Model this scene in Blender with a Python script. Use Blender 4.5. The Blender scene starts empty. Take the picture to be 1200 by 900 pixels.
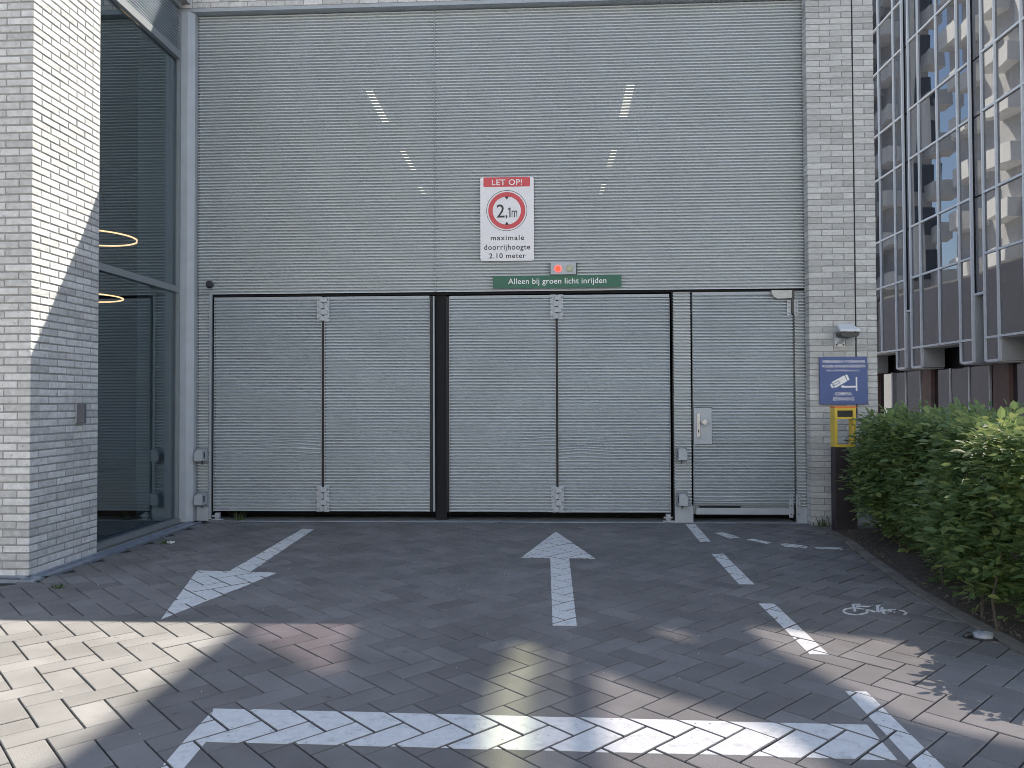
import bpy, bmesh, math, random
from mathutils import Vector, Matrix
random.seed(7)
S = bpy.context.scene
COL = S.collection
R = math.radians

# ------------------------------------------------------------------ camera
YAW, PITCH, ROLL = R(2.7), math.atan(18/900), R(0.23)
CAMLOC = Vector((0, -8.9635, 1.425))
F = Vector((-math.sin(YAW)*math.cos(PITCH), math.cos(YAW)*math.cos(PITCH), math.sin(PITCH)))
RT = F.cross(Vector((0, 0, 1))).normalized()
UP = RT.cross(F)
R2 = RT*math.cos(ROLL) - UP*math.sin(ROLL)
U2 = UP*math.cos(ROLL) + RT*math.sin(ROLL)
cam = bpy.data.cameras.new('camera')
cam.sensor_width = 36; cam.lens = 27; cam.clip_end = 2000; cam.clip_start = .05
co = bpy.data.objects.new('camera', cam); COL.objects.link(co)
M = Matrix((R2, U2, -F)).transposed().to_4x4(); M.translation = CAMLOC
co.matrix_world = M
S.camera = co

# ------------------------------------------------------------------ light
KX, KY = .52, .602                    # metres sideways and backwards per metre of height towards the sun
SUN = Vector((KX, KY, 1)).normalized()
W = bpy.data.worlds.new('World'); S.world = W; W.use_nodes = True
nt = W.node_tree; bg = nt.nodes['Background']
sky = nt.nodes.new('ShaderNodeTexSky'); sky.sky_type = 'NISHITA'; sky.sun_disc = False
sky.sun_elevation = math.asin(SUN.z); sky.sun_rotation = math.atan2(KX, KY)
sky.air_density = 1.0; sky.dust_density = 1.0; sky.ozone_density = 1.5
nt.links.new(sky.outputs[0], bg.inputs[0]); bg.inputs[1].default_value = .098
sl = bpy.data.lights.new('sun', 'SUN'); sl.energy = 5.0; sl.angle = R(.32); sl.color = (1, .93, .81)
so = bpy.data.objects.new('sun', sl); COL.objects.link(so)
so.rotation_euler = SUN.to_track_quat('Z', 'Y').to_euler()
vs = S.view_settings; vs.view_transform = 'Standard'; vs.look = 'None'; vs.exposure = 1.32; vs.gamma = 1
S.cycles.use_adaptive_sampling = False; S.cycles.filter_width = .9

# ------------------------------------------------------------------ materials
MATS = {}
def mat(name, col, rough=.6, var=0., scale=8., bump=0., bscale=60., metal=0., spec=.5, rnd=0., emit=None, estr=0., stain=None, ior=None, stretch=None, spots=None):
    if name in MATS: return MATS[name]
    m = bpy.data.materials.new(name); m.use_nodes = True
    n = m.node_tree.nodes; l = m.node_tree.links; b = n['Principled BSDF']
    b.inputs['Roughness'].default_value = rough; b.inputs['Metallic'].default_value = metal
    b.inputs['Specular IOR Level'].default_value = spec
    if ior: b.inputs['IOR'].default_value = ior
    c4 = (*col, 1); b.inputs['Base Color'].default_value = c4
    tc = n.new('ShaderNodeTexCoord'); src = tc.outputs['Object']
    geo = n.new('ShaderNodeNewGeometry')
    src = geo.outputs['Position']
    if stretch:
        mp = n.new('ShaderNodeMapping'); mp.inputs['Scale'].default_value = stretch
        l.new(src, mp.inputs[0]); src = mp.outputs[0]
    val = None
    if var or rnd or stain:
        hs = n.new('ShaderNodeHueSaturation'); hs.inputs['Color'].default_value = c4
        add = n.new('ShaderNodeMath'); add.operation = 'ADD'; add.inputs[0].default_value = 1
        acc = add
        if var:
            no = n.new('ShaderNodeTexNoise'); no.inputs['Scale'].default_value = scale; no.inputs['Detail'].default_value = 6
            l.new(src, no.inputs['Vector'])
            mr = n.new('ShaderNodeMapRange'); mr.inputs[1].default_value = .3; mr.inputs[2].default_value = .7
            mr.inputs[3].default_value = -var; mr.inputs[4].default_value = var
            l.new(no.outputs[0], mr.inputs[0]); l.new(mr.outputs[0], acc.inputs[1])
        else: acc.inputs[1].default_value = 0
        if rnd:
            oi = n.new('ShaderNodeObjectInfo'); sm = n.new('ShaderNodeMath'); sm.operation = 'ADD'
            l.new(oi.outputs['Random'], sm.inputs[0]); l.new(geo.outputs['Random Per Island'], sm.inputs[1])
            wn = n.new('ShaderNodeTexWhiteNoise'); wn.noise_dimensions = '1D'
            l.new(sm.outputs[0], wn.inputs['W'])
            mr2 = n.new('ShaderNodeMapRange'); mr2.inputs[3].default_value = -rnd; mr2.inputs[4].default_value = rnd
            l.new(wn.outputs[0], mr2.inputs[0])
            a2 = n.new('ShaderNodeMath'); a2.operation = 'ADD'
            l.new(acc.outputs[0], a2.inputs[0]); l.new(mr2.outputs[0], a2.inputs[1]); acc = a2
        l.new(acc.outputs[0], hs.inputs['Value'])
        out = hs.outputs[0]
        if stain:
            scol, sscale, lo, hi = stain
            ns = n.new('ShaderNodeTexNoise'); ns.inputs['Scale'].default_value = sscale; ns.inputs['Detail'].default_value = 8
            ns.inputs['Roughness'].default_value = .65
            l.new(src, ns.inputs['Vector'])
            mr3 = n.new('ShaderNodeMapRange'); mr3.inputs[1].default_value = lo; mr3.inputs[2].default_value = hi
            l.new(ns.outputs[0], mr3.inputs[0])
            mx = n.new('ShaderNodeMix'); mx.data_type = 'RGBA'
            l.new(mr3.outputs[0], mx.inputs[0]); l.new(out, mx.inputs[6]); mx.inputs[7].default_value = (*scol, 1)
            out = mx.outputs[2]
        if spots:
            scol, sscale, lo, hi = spots
            ns = n.new('ShaderNodeTexNoise'); ns.inputs['Scale'].default_value = sscale; ns.inputs['Detail'].default_value = 3
            l.new(src, ns.inputs['Vector'])
            mr3 = n.new('ShaderNodeMapRange'); mr3.inputs[1].default_value = lo; mr3.inputs[2].default_value = hi
            l.new(ns.outputs[0], mr3.inputs[0])
            mx = n.new('ShaderNodeMix'); mx.data_type = 'RGBA'
            l.new(mr3.outputs[0], mx.inputs[0]); l.new(out, mx.inputs[6]); mx.inputs[7].default_value = (*scol, 1)
            out = mx.outputs[2]
        l.new(out, b.inputs['Base Color'])
    if bump:
        nb = n.new('ShaderNodeTexNoise'); nb.inputs['Scale'].default_value = bscale; nb.inputs['Detail'].default_value = 5
        l.new(src, nb.inputs['Vector'])
        bp = n.new('ShaderNodeBump'); bp.inputs['Strength'].default_value = bump; bp.inputs['Distance'].default_value = .01
        l.new(nb.outputs[0], bp.inputs['Height']); l.new(bp.outputs[0], b.inputs['Normal'])
    if emit:
        b.inputs['Emission Color'].default_value = (*emit, 1); b.inputs['Emission Strength'].default_value = estr
    MATS[name] = m
    return m

mat('brick_white', (.58, .58, .57), .85, .14, 18, .5, 55, rnd=.19, stain=((.30, .30, .29), 26, .58, .74))
mat('brick_grey', (.50, .51, .50), .85, .12, 14, .4, 45, rnd=.2, stain=((.34, .34, .33), 30, .55, .75), stretch=(1, 1, 3))
mat('mortar', (.31, .31, .30), .95, .15, 30, .4, 120)
mat('mortar_dark', (.28, .28, .275), .95, .15, 30)
mat('paver', (.183, .177, .172), .8, .12, 3.2, .35, 160, rnd=.17, stain=((.125, .12, .112), 1.4, .46, .8), spots=((.085, .08, .075), 9, .70, .78))
mat('joint_sand', (.03, .03, .027), .98, .3, 40, .4, 90)
mat('ground', (.22, .21, .20), .9, .15, 2)
mat('road_paint', (.66, .67, .66), .7, .08, 22, .25, 90, stain=((.33, .33, .33), 14, .55, .80), spots=((.22, .215, .21), 48, .66, .76))
mat('cladding', (.52, .565, .585), .42, .04, 1.2, spec=.5)
mat('door_cladding', (.455, .51, .55), .42, .05, 1.5, spec=.5, stain=((.40, .45, .485), 1.1, .5, .8))
mat('steel_trim', (.36, .40, .43), .4, .05, 5)
mat('steel_plate', (.42, .455, .485), .42, .06, 6)
mat('dark_rubber', (.009, .011, .014), .6, .2, 5)
mat('interior_black', (.008, .009, .012), .8)
mat('galvanised', (.30, .34, .40), .4, .2, 14, metal=.35)
mat('frame_grey', (.24, .26, .27), .4, .05, 5)
mat('lamp_red', (.8, .05, .03), .3, emit=(1, .03, .008), estr=1.3)
mat('lamp_red_ring', (.75, .30, .28), .35, emit=(1, .10, .07), estr=.2)
mat('lamp_off', (.42, .44, .30), .25)
mat('sign_white', (.80, .80, .82), .45, .02, 6)
mat('sign_red', (.62, .075, .09), .45, .04, 6)
mat('sign_ink', (.03, .035, .04), .5)
mat('sign_green', (.03, .135, .085), .5, .06, 8)
mat('sign_blue', (.065, .105, .275), .45, .05, 6)
mat('sign_cream', (.82, .83, .82), .5)
mat('beige_plastic', (.50, .50, .47), .5, .05, 9)
mat('white_plastic', (.70, .72, .74), .4, .04, 9)
mat('dark_plastic', (.03, .032, .036), .35)
mat('chrome', (.62, .62, .60), .28, metal=.6)
mat('yellow_paint', (.74, .54, .07), .45, .06, 12)
mat('orange_paint', (.72, .20, .05), .45)
mat('reader_grey', (.13, .135, .15), .45, .05, 9)
mat('brown_metal', (.040, .032, .036), .5, .15, 6)
mat('soil', (.085, .07, .06), .95, .35, 18, .8, 70)
mat('chips', (.105, .088, .075), .9, .2, 30, rnd=.3)
mat('kerb_concrete', (.20, .185, .165), .9, .2, 9, .4, 80, rnd=.12, stain=((.12, .105, .09), 5, .45, .7))
mat('bark', (.09, .075, .06), .9, .2, 40)
mat('mullion', (.86, .86, .85), .4, .04, 6)
mat('brown_column', (.19, .115, .10), .6, .12, 4)
mat('soffit', (.58, .58, .55), .7, .04, 6)
mat('office_core', (.03, .03, .033), .8)
mat('dark_side', (.058, .060, .082), .6, .1, 2)
mat('tower_white', (.75, .75, .74), .7, .05, 2)
mat('tower_grey', (.50, .50, .50), .7, .08, 2)
mat('tower_glass', (.05, .07, .09), .08, spec=.8)
mat('roof_grey', (.20, .20, .20), .9, .1, 3)
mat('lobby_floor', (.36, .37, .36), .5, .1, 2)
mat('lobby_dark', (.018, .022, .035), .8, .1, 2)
mat('lobby_teal', (.52, .58, .57), .7, .06, 2)
mat('ring_light', (.9, .7, .5), .5, emit=(1, .52, .25), estr=2.2)
mat('slot_light', (.8, .78, .7), .5, emit=(1, .95, .82), estr=.27)
mat('litter', (.32, .345, .38), .35, .25, 40)
mat('litter_white', (.75, .76, .76), .5)
mat('weed', (.07, .105, .04), .7, .2, 20)

def leaf_mat():
    m = bpy.data.materials.new('leaf'); m.use_nodes = True
    n = m.node_tree.nodes; l = m.node_tree.links; b = n['Principled BSDF']
    oi = n.new('ShaderNodeObjectInfo'); geo = n.new('ShaderNodeNewGeometry')
    a = n.new('ShaderNodeMath'); a.operation = 'ADD'
    l.new(oi.outputs['Random'], a.inputs[0]); l.new(geo.outputs['Random Per Island'], a.inputs[1])
    w = n.new('ShaderNodeTexWhiteNoise'); w.noise_dimensions = '1D'; l.new(a.outputs[0], w.inputs['W'])
    cr = n.new('ShaderNodeValToRGB'); e = cr.color_ramp.elements
    e[0].position = 0; e[0].color = (.11, .18, .075, 1); e[1].position = 1; e[1].color = (.28, .34, .12, 1)
    x = cr.color_ramp.elements.new(.55); x.color = (.16, .245, .095, 1)
    l.new(w.outputs[0], cr.inputs[0]); l.new(cr.outputs[0], b.inputs['Base Color'])
    b.inputs['Roughness'].default_value = .42; b.inputs['Specular IOR Level'].default_value = .45
    tr = n.new('ShaderNodeBsdfTranslucent'); mx = n.new('ShaderNodeMixShader'); mx.inputs[0].default_value = .38
    hs = n.new('ShaderNodeHueSaturation'); hs.inputs['Value'].default_value = 1.6; hs.inputs['Hue'].default_value = .47
    l.new(cr.outputs[0], hs.inputs['Color']); l.new(hs.outputs[0], tr.inputs[0])
    l.new(b.outputs[0], mx.inputs[1]); l.new(tr.outputs[0], mx.inputs[2])
    l.new(mx.outputs[0], n['Material Output'].inputs[0])
    MATS['leaf'] = m
leaf_mat()

def pane_mat():                                    # dark coated facade glass, slightly wavy
    m = bpy.data.materials.new('office_glass'); m.use_nodes = True
    n = m.node_tree.nodes; l = m.node_tree.links; b = n['Principled BSDF']
    b.inputs['Base Color'].default_value = (.034, .031, .038, 1); b.inputs['Roughness'].default_value = .015
    b.inputs['IOR'].default_value = 3.0
    geo = n.new('ShaderNodeNewGeometry'); oi = n.new('ShaderNodeObjectInfo')
    ad = n.new('ShaderNodeVectorMath'); ad.operation = 'MULTIPLY_ADD'
    cx = n.new('ShaderNodeCombineXYZ')
    for i in range(3): l.new(oi.outputs['Random'], cx.inputs[i])
    l.new(cx.outputs[0], ad.inputs[0]); ad.inputs[1].default_value = (37, 21, 53); l.new(geo.outputs['Position'], ad.inputs[2])
    no = n.new('ShaderNodeTexNoise'); no.inputs['Scale'].default_value = .8; no.inputs['Detail'].default_value = .4
    mpp = n.new('ShaderNodeMapping'); mpp.inputs['Scale'].default_value = (1, 1, .38)
    l.new(ad.outputs[0], mpp.inputs[0]); l.new(mpp.outputs[0], no.inputs['Vector'])
    bp = n.new('ShaderNodeBump'); bp.inputs['Strength'].default_value = .6; bp.inputs['Distance'].default_value = .012
    l.new(no.outputs[0], bp.inputs['Height']); l.new(bp.outputs[0], b.inputs['Normal'])
    MATS['office_glass'] = m
pane_mat()

def window_glass():                                # see-through, mirrors at a glancing angle
    m = bpy.data.materials.new('window_glass'); m.use_nodes = True
    n = m.node_tree.nodes; l = m.node_tree.links
    n.remove(n['Principled BSDF'])
    t = n.new('ShaderNodeBsdfTransparent'); t.inputs[0].default_value = (.64, .70, .73, 1)
    g = n.new('ShaderNodeBsdfGlossy'); g.inputs['Roughness'].default_value = .01; g.inputs[0].default_value = (.8, .9, .95, 1)
    f = n.new('ShaderNodeLayerWeight'); f.inputs[0].default_value = .5
    pw = n.new('ShaderNodeMath'); pw.operation = 'POWER'; pw.inputs[1].default_value = 5
    l.new(f.outputs['Facing'], pw.inputs[0])
    ml = n.new('ShaderNodeMath'); ml.operation = 'MULTIPLY_ADD'; ml.inputs[1].default_value = 1.1; ml.inputs[2].default_value = .19; ml.use_clamp = True
    l.new(pw.outputs[0], ml.inputs[0])
    mx = n.new('ShaderNodeMixShader'); l.new(ml.outputs[0], mx.inputs[0]); l.new(t.outputs[0], mx.inputs[1]); l.new(g.outputs[0], mx.inputs[2])
    l.new(mx.outputs[0], n['Material Output'].inputs[0]); MATS['window_glass'] = m
window_glass()

def tint(name, col):                               # tint of added unseen panes that dim and colour the paving's light patches
    m = bpy.data.materials.new(name); m.use_nodes = True
    n = m.node_tree.nodes; l = m.node_tree.links
    n.remove(n['Principled BSDF'])
    t = n.new('ShaderNodeBsdfTransparent'); t.inputs[0].default_value = (*col, 1)
    l.new(t.outputs[0], n['Material Output'].inputs[0]); MATS[name] = m
tint('tint_pale', (.58, .56, .57)); tint('tint_pink', (.56, .505, .535)); tint('tint_lime', (.645, .655, .575)); tint('tint_clear', (.85, .82, .78))

# ------------------------------------------------------------------ builders
ORG = {}
def org(p): return ORG.get(p, Vector((0, 0, 0))) if p else Vector((0, 0, 0))
def thing(name, label, cat, loc, group=None):
    o = bpy.data.objects.new(name, None); COL.objects.link(o); o.location = loc; o.empty_display_size = .1
    o['label'] = label; o['category'] = cat
    if group: o['group'] = group
    ORG[o] = Vector(loc)
    return o
def tag(o, label, cat, group=None):
    o['label'] = label; o['category'] = cat
    if group: o['group'] = group
    return o
def link(name, me, parent=None, loc=None):
    o = bpy.data.objects.new(name, me); COL.objects.link(o)
    if parent is not None: o.parent = parent
    if loc is not None: o.location = Vector(loc) - org(parent)
    return o

class MB:
    def __init__(s): s.v = []; s.f = []
    def poly(s, pts, rev=False):
        b = len(s.v); s.v += [tuple(p) for p in pts]; ix = list(range(b, b+len(pts)))
        s.f.append(ix[::-1] if rev else ix)
    def box(s, x0, y0, z0, x1, y1, z1):
        b = len(s.v)
        s.v += [(x0, y0, z0), (x1, y0, z0), (x1, y1, z0), (x0, y1, z0), (x0, y0, z1), (x1, y0, z1), (x1, y1, z1), (x0, y1, z1)]
        for q in ((0, 3, 2, 1), (4, 5, 6, 7), (0, 1, 5, 4), (1, 2, 6, 5), (2, 3, 7, 6), (3, 0, 4, 7)): s.f.append([b+i for i in q])
        return s
    def prism(s, pts, axis, a, b):                 # pts in the two other axes, extruded along axis from a to b
        def P(p, t):
            return (t, p[0], p[1]) if axis == 0 else (p[0], t, p[1]) if axis == 1 else (p[0], p[1], t)
        n = len(pts); k = len(s.v)
        s.v += [P(p, a) for p in pts] + [P(p, b) for p in pts]
        s.f.append(list(range(k, k+n))); s.f.append(list(range(k+2*n-1, k+n-1, -1)))
        for i in range(n): j = (i+1) % n; s.f.append([k+i, k+n+i, k+n+j, k+j])
        return s
    def tube(s, pts, rads, n=6):
        base = len(s.v)
        for i, p in enumerate(pts):
            p = Vector(p); d = (Vector(pts[min(i+1, len(pts)-1)]) - Vector(pts[max(i-1, 0)])).normalized()
            a = d.orthogonal().normalized(); c = d.cross(a)
            for k in range(n):
                t = 2*math.pi*k/n; q = p + (a*math.cos(t)+c*math.sin(t))*rads[i]; s.v.append(tuple(q))
        for i in range(len(pts)-1):
            for k in range(n):
                s.f.append([base+i*n+k, base+i*n+(k+1) % n, base+(i+1)*n+(k+1) % n, base+(i+1)*n+k])
        s.f.append([base+k for k in range(n)][::-1]); s.f.append([base+(len(pts)-1)*n+k for k in range(n)])
        return s
    def mesh(s, name, m, off=Vector((0, 0, 0)), smooth=False, bevel=0):
        me = bpy.data.meshes.new(name)
        me.from_pydata([(x-off.x, y-off.y, z-off.z) for x, y, z in s.v], [], s.f)
        bm = bmesh.new(); bm.from_mesh(me); bmesh.ops.recalc_face_normals(bm, faces=bm.faces)
        if bevel:
            bmesh.ops.bevel(bm, geom=[e for e in bm.edges if len(e.link_faces) == 2 and e.calc_face_angle(0) > .5], offset=bevel, segments=2, profile=.5, affect='EDGES')
        bm.to_mesh(me); bm.free()
        if m: me.materials.append(MATS[m])
        if smooth:
            for p in me.polygons: p.use_smooth = True
        return me
    def build(s, name, m, parent=None, smooth=False, bevel=0, kind=None):
        o = link(name, s.mesh(name, m, org(parent), smooth, bevel), parent)
        if kind: o['kind'] = kind
        return o
def box(name, m, parent, x0, y0, z0, x1, y1, z1, bevel=0): return MB().box(x0, y0, z0, x1, y1, z1).build(name, m, parent, bevel=bevel)

# ------------------------------------------------------------------ pavement
ang = R(45); PW = .1502
c45 = math.sqrt(.5)
OX = -0.1107 - 7*PW*c45; OY = -5.678 - 1*PW*c45
def uv2xy(u, v): return ((u+v)*PW*c45+OX, (u-v)*PW*c45+OY)
def clip_half(poly, a, b, c):                      # keep a*x+b*y<=c
    out = []
    for i in range(len(poly)):
        p, q = poly[i], poly[(i+1) % len(poly)]
        dp = a*p[0]+b*p[1]-c; dq = a*q[0]+b*q[1]-c
        if dp <= 0: out.append(p)
        if (dp < 0 < dq) or (dq < 0 < dp):
            t = dp/(dp-dq); out.append((p[0]+(q[0]-p[0])*t, p[1]+(q[1]-p[1])*t))
    return out
def area(p): return .5*sum(p[i][0]*p[(i+1) % len(p)][1]-p[(i+1) % len(p)][0]*p[i][1] for i in range(len(p)))
def inset(poly, d):
    n = len(poly); out = poly
    for i in range(n):
        p, q = poly[i], poly[(i+1) % n]; ex, ey = q[0]-p[0], q[1]-p[1]; L = math.hypot(ex, ey)
        if L < 1e-6: continue
        nx, ny = ey/L, -ex/L
        out = clip_half(out, nx, ny, nx*p[0]+ny*p[1]-d)
        if len(out) < 3: return []
    return out
KERB = [(2.96, .1), (2.95, -.95), (2.79, -2.02), (2.66, -3.07), (2.635, -3.6), (2.62, -4.2), (2.60, -9.6)]
def kerb_x(y):
    for (xa, ya), (xb, yb) in zip(KERB, KERB[1:]):
        if yb <= y <= ya: return xa+(xb-xa)*(ya-y)/(ya-yb)
    return KERB[-1][0]
pavers = []
for i in range(-80, 80):
    for j in range(-80, 80):
        k = (i-j) % 4
        if k == 0: c = [(i, j), (i+2, j), (i+2, j+1), (i, j+1)]
        elif k == 3: c = [(i, j), (i+1, j), (i+1, j+2), (i, j+2)]
        else: continue
        poly = [uv2xy(*p) for p in c]
        if area(poly) < 0: poly.reverse()
        cx = sum(p[0] for p in poly)/4; cy = sum(p[1] for p in poly)/4
        if not (-6.6 < cx < 3.3 and -9.4 < cy < .2): continue
        p2 = clip_half(poly, 0, 1, -.045)
        if cy > -3.2: 
            p2 = clip_half(p2, -1, 0, 4.05) if p2 else p2
            if cx < -4.05+.4 and cy > -3.06 and p2: pass
        # front of the brick pier
        if cx < -4.0 and p2: p2 = clip_half(poly, 0, 1, -3.07)
        yk = cy
        for (xa, ya), (xb, yb) in zip(KERB, KERB[1:]):
            if yb <= cy <= ya and p2:
                dx, dy = xb-xa, yb-ya; nx, ny = -dy, dx
                if nx < 0: nx, ny = -nx, -ny
                p2 = clip_half(p2, nx, ny, nx*xa+ny*ya)
        if not p2 or len(p2) < 3: continue
        g = inset(p2, .0037)
        if len(g) < 3 or area(g) < .0012: continue
        full = abs(area(p2)-area(poly)) < 1e-5
        dist = math.hypot(cx-CAMLOC.x, cy-CAMLOC.y)
        d = Vector((cx, cy, 0))-CAMLOC; zc = d.dot(F)
        vis = zc > .2 and abs(d.dot(R2)/zc) < .70 and abs(d.dot(U2)/zc) < .53
        pavers.append(dict(poly=g, c=(cx, cy), H=(k == 0), full=full, dist=dist, vis=vis, dz=random.gauss(0, .0009)))
def prism_paver(mb, g, dz, c=(0, 0)):
    t = inset(g, .0028)
    if len(t) != len(g): t = [(c[0]*0+x, y) for x, y in g]
    n = len(g); b = len(mb.v)
    mb.v += [(x, y, -.03) for x, y in g]+[(x, y, -.003+dz) for x, y in g]+[(x, y, dz) for x, y in t]
    for i in range(n):
        j = (i+1) % n
        mb.f.append([b+i, b+j, b+n+j, b+n+i]); mb.f.append([b+n+i, b+n+j, b+2*n+j, b+2*n+i])
    mb.f.append([b+2*n+i for i in range(n)])
base = MB(); base.poly([(-6.7, -9.6, -.011), (3.0, -9.6, -.011), (3.0, .06, -.011), (-6.7, .06, -.011)])
pavement = base.build('pavement', 'joint_sand'); pavement['kind'] = 'structure'
single = sorted([p for p in pavers if p['vis'] and p['full']], key=lambda p: p['dist'])[:290]
sid = set(id(p) for p in single)
PM = {}
for H in (True, False):
    p = next(q for q in single if q['H'] == H)
    for v in range(1):
        mb = MB(); prism_paver(mb, [(x-p['c'][0], y-p['c'][1]) for x, y in p['poly']], 0); PM[H] = mb.mesh('paver', 'paver')
for p in single:
    o = link('paver', PM[p['H']], pavement, (p['c'][0], p['c'][1], p['dz']))
    o.rotation_euler = (random.gauss(0, .0022), random.gauss(0, .0022), random.gauss(0, .003))
rest = MB()
for p in pavers:
    if id(p) not in sid: prism_paver(rest, p['poly'], p['dz'], p['c'])
rest.build('far_pavers', 'paver', pavement, kind='stuff')

g = MB(); g.poly([(-400, -400, -.035), (400, -400, -.035), (400, 400, -.035), (-400, 400, -.035)])
g.build('ground', 'ground', kind='structure')

# ---- painted markings: flakes of paint on each paver they cross
def clip_convex(sub, cl):
    if area(cl) < 0: cl = cl[::-1]
    out = sub
    for i in range(len(cl)):
        p, q = cl[i], cl[(i+1) % len(cl)]; ex, ey = q[0]-p[0], q[1]-p[1]
        out = clip_half(out, ey, -ex, ey*p[0]-ex*p[1])
        if len(out) < 3: return []
    return out
def marking(name, convexes, label, cat, group=None, ragged=0):
    mb = MB()
    for ci, cv in enumerate(convexes):
        up = .0004*((ci*5) % 13)/2
        xs = [p[0] for p in cv]; ys = [p[1] for p in cv]
        for pv in pavers:
            cx, cy = pv['c']
            if cx < min(xs)-.3 or cx > max(xs)+.3 or cy < min(ys)-.3 or cy > max(ys)+.3: continue
            r = clip_convex(inset(pv['poly'], .0035) or pv['poly'], cv)
            if len(r) < 3 or abs(area(r)) < 2e-5: continue
            mb.prism(r, 2, pv['dz']-.001, pv['dz']+.0018+up)
    cx = sum(v[0] for v in mb.v)/len(mb.v); cy = sum(v[1] for v in mb.v)/len(mb.v)
    o = bpy.data.objects.new(name, mb.mesh(name, 'road_paint', Vector((cx, cy, 0)))); COL.objects.link(o); o.location = (cx, cy, 0)
    return tag(o, label, cat, group)
marking('painted_arrow', [[(.075, -.66), (-.25, -2.02), (.41, -2.045)], [(.01, -2.03), (.02, -4.09), (.172, -4.09), (.18, -2.03)]],
        'white arrow on the paving pointing towards the garage doors', 'road arrow', 'white arrows painted on the paving')
marking('painted_arrow', [[(-2.53, -4.04), (-2.95, -2.62), (-2.24, -2.69)], [(-2.665, -2.62), (-2.725, -.56), (-2.59, -.58), (-2.48, -2.66)]],
        'white arrow on the paving pointing away from the doors towards the viewer', 'road arrow', 'white arrows painted on the paving')
GL = 'white dashes of the lane line towards the steel door'
for q, lab in (([(1.55, -.12), (1.66, -.13), (1.61, -1.19), (1.50, -1.2)], 'short white lane dash nearest the steel door'),
               ([(1.49, -1.81), (1.6, -1.81), (1.57, -2.97), (1.455, -2.97)], 'white lane dash level with the upright arrow shaft'),
               ([(1.455, -3.52), (1.56, -3.52), (1.55, -4.59), (1.445, -4.59)], 'white lane dash half in sun beside the bicycle symbol'),
               ([(1.435, -5.13), (1.535, -5.13), (1.50, -6.5), (1.39, -6.5)], 'white lane dash nearest the viewer beside the end of the stop line')):
    marking('lane_dash', [q], lab, 'lane line', GL)
GS = 'small white dashes curving to the brick pier'
for q, lab in (([(1.76, -.70), (1.85, -.67), (1.95, -.95), (1.83, -1.02)], 'small white paint dash just right of the first lane dash'),
               ([(2.0, -1.06), (2.07, -1.02), (2.19, -1.24), (2.13, -1.3)], 'second small white paint dash of the curve to the brick pier'),
               ([(2.26, -1.30), (2.32, -1.28), (2.49, -1.41), (2.44, -1.51), (2.26, -1.43)], 'third small white paint dash of the curve to the brick pier'),
               ([(2.54, -1.45), (2.78, -1.49), (2.76, -1.58), (2.54, -1.54)], 'worn white paint dash nearest the hedge')):
    marking('paint_dash', [q], lab, 'road marking', GS)
marking('stop_line', [[(-1.555, -5.45), (-1.44, -5.79), (1.365, -5.845), (1.38, -5.52), (1.30, -5.518)], [(-1.56, -5.45), (-1.53, -5.78), (-1.5, -6.4), (-1.39, -6.4), (-1.435, -5.785)]],
        'wide white stop line across the paving with a corner at its left end', 'stop line')
def ring(c, rx, ry, w, n=18, a0=0, a1=360, sk=0):
    out = []
    for i in range(n):
        t0 = R(a0+(a1-a0)*i/n); t1 = R(a0+(a1-a0)*(i+1)/n)
        f = lambda t, k: (c[0]+(rx-k)*math.cos(t)+sk*(ry-k)*math.sin(t), c[1]+(ry-k)*math.sin(t))
        out.append([f(t0, 0), f(t1, 0), f(t1, w), f(t0, w)])
    return out
bike = ring((2.043, -3.702), .088, .09, .018, 18, 0, 345, .32)+ring((2.288, -3.725), .082, .078, .016, 18, -40, 215, .32)
bike += [[(2.084, -3.529), (2.104, -3.528), (2.051, -3.695), (2.028, -3.711)], [(2.091, -3.517), (2.148, -3.515), (2.140, -3.544), (2.08, -3.546)],
         [(2.1, -3.566), (2.198, -3.568), (2.187, -3.594), (2.089, -3.592)], [(2.217, -3.538), (2.277, -3.533), (2.265, -3.561), (2.203, -3.567)],
         [(2.235, -3.562), (2.257, -3.561), (2.192, -3.722), (2.168, -3.722)], [(2.108, -3.638), (2.122, -3.63), (2.172, -3.702), (2.161, -3.73)],
         [(2.231, -3.642), (2.247, -3.634), (2.302, -3.707), (2.288, -3.729)], [(2.250, -3.602), (2.268, -3.601), (2.223, -3.7), (2.204, -3.7)]]
marking('bicycle_symbol', bike, 'small white bicycle symbol painted on the paving near the hedge', 'bicycle symbol')

# ------------------------------------------------------------------ bricks
BM = {}
def brick_mesh(L, D, H, m, ax, var):
    key = (round(L, 3), round(D, 3), round(H, 3), m, ax, var)
    if key in BM: return BM[key]
    rr = random.Random(hash(key) & 0xffff)
    mb = MB(); c = .004                            # chamfered front, flat back
    j = lambda a=.0016: rr.uniform(-a, a)
    # local: along x from -L/2..L/2, depth y 0 (front) .. D, z -H/2..H/2
    hx, hz = L/2, H/2
    fr = [(-hx+c+j(), 0+abs(j()), -hz+c+j()), (hx-c+j(), 0+abs(j()), -hz+c+j()), (hx-c+j(), 0+abs(j()), hz-c+j()), (-hx+c+j(), 0+abs(j()), hz-c+j())]
    md = [(-hx+j(.001), c, -hz+j()), (hx+j(.001), c, -hz+j()), (hx+j(.001), c, hz+j()), (-hx+j(.001), c, hz+j())]
    bk = [(-hx, D, -hz), (hx, D, -hz), (hx, D, hz), (-hx, D, hz)]
    P = fr+md+bk
    if ax == 1: P = [(-y, x, z) for x, y, z in P]   # front faces +x
    mb.v = P
    mb.f = [[0, 1, 2, 3]]
    for a, b in ((0, 4), (4, 8)):
        for i in range(4): k = (i+1) % 4; mb.f.append([a+k, a+i, b+i, b+k])
    mb.f.append([11, 10, 9, 8])
    BM[key] = mb.mesh('brick', m)
    return BM[key]
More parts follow.
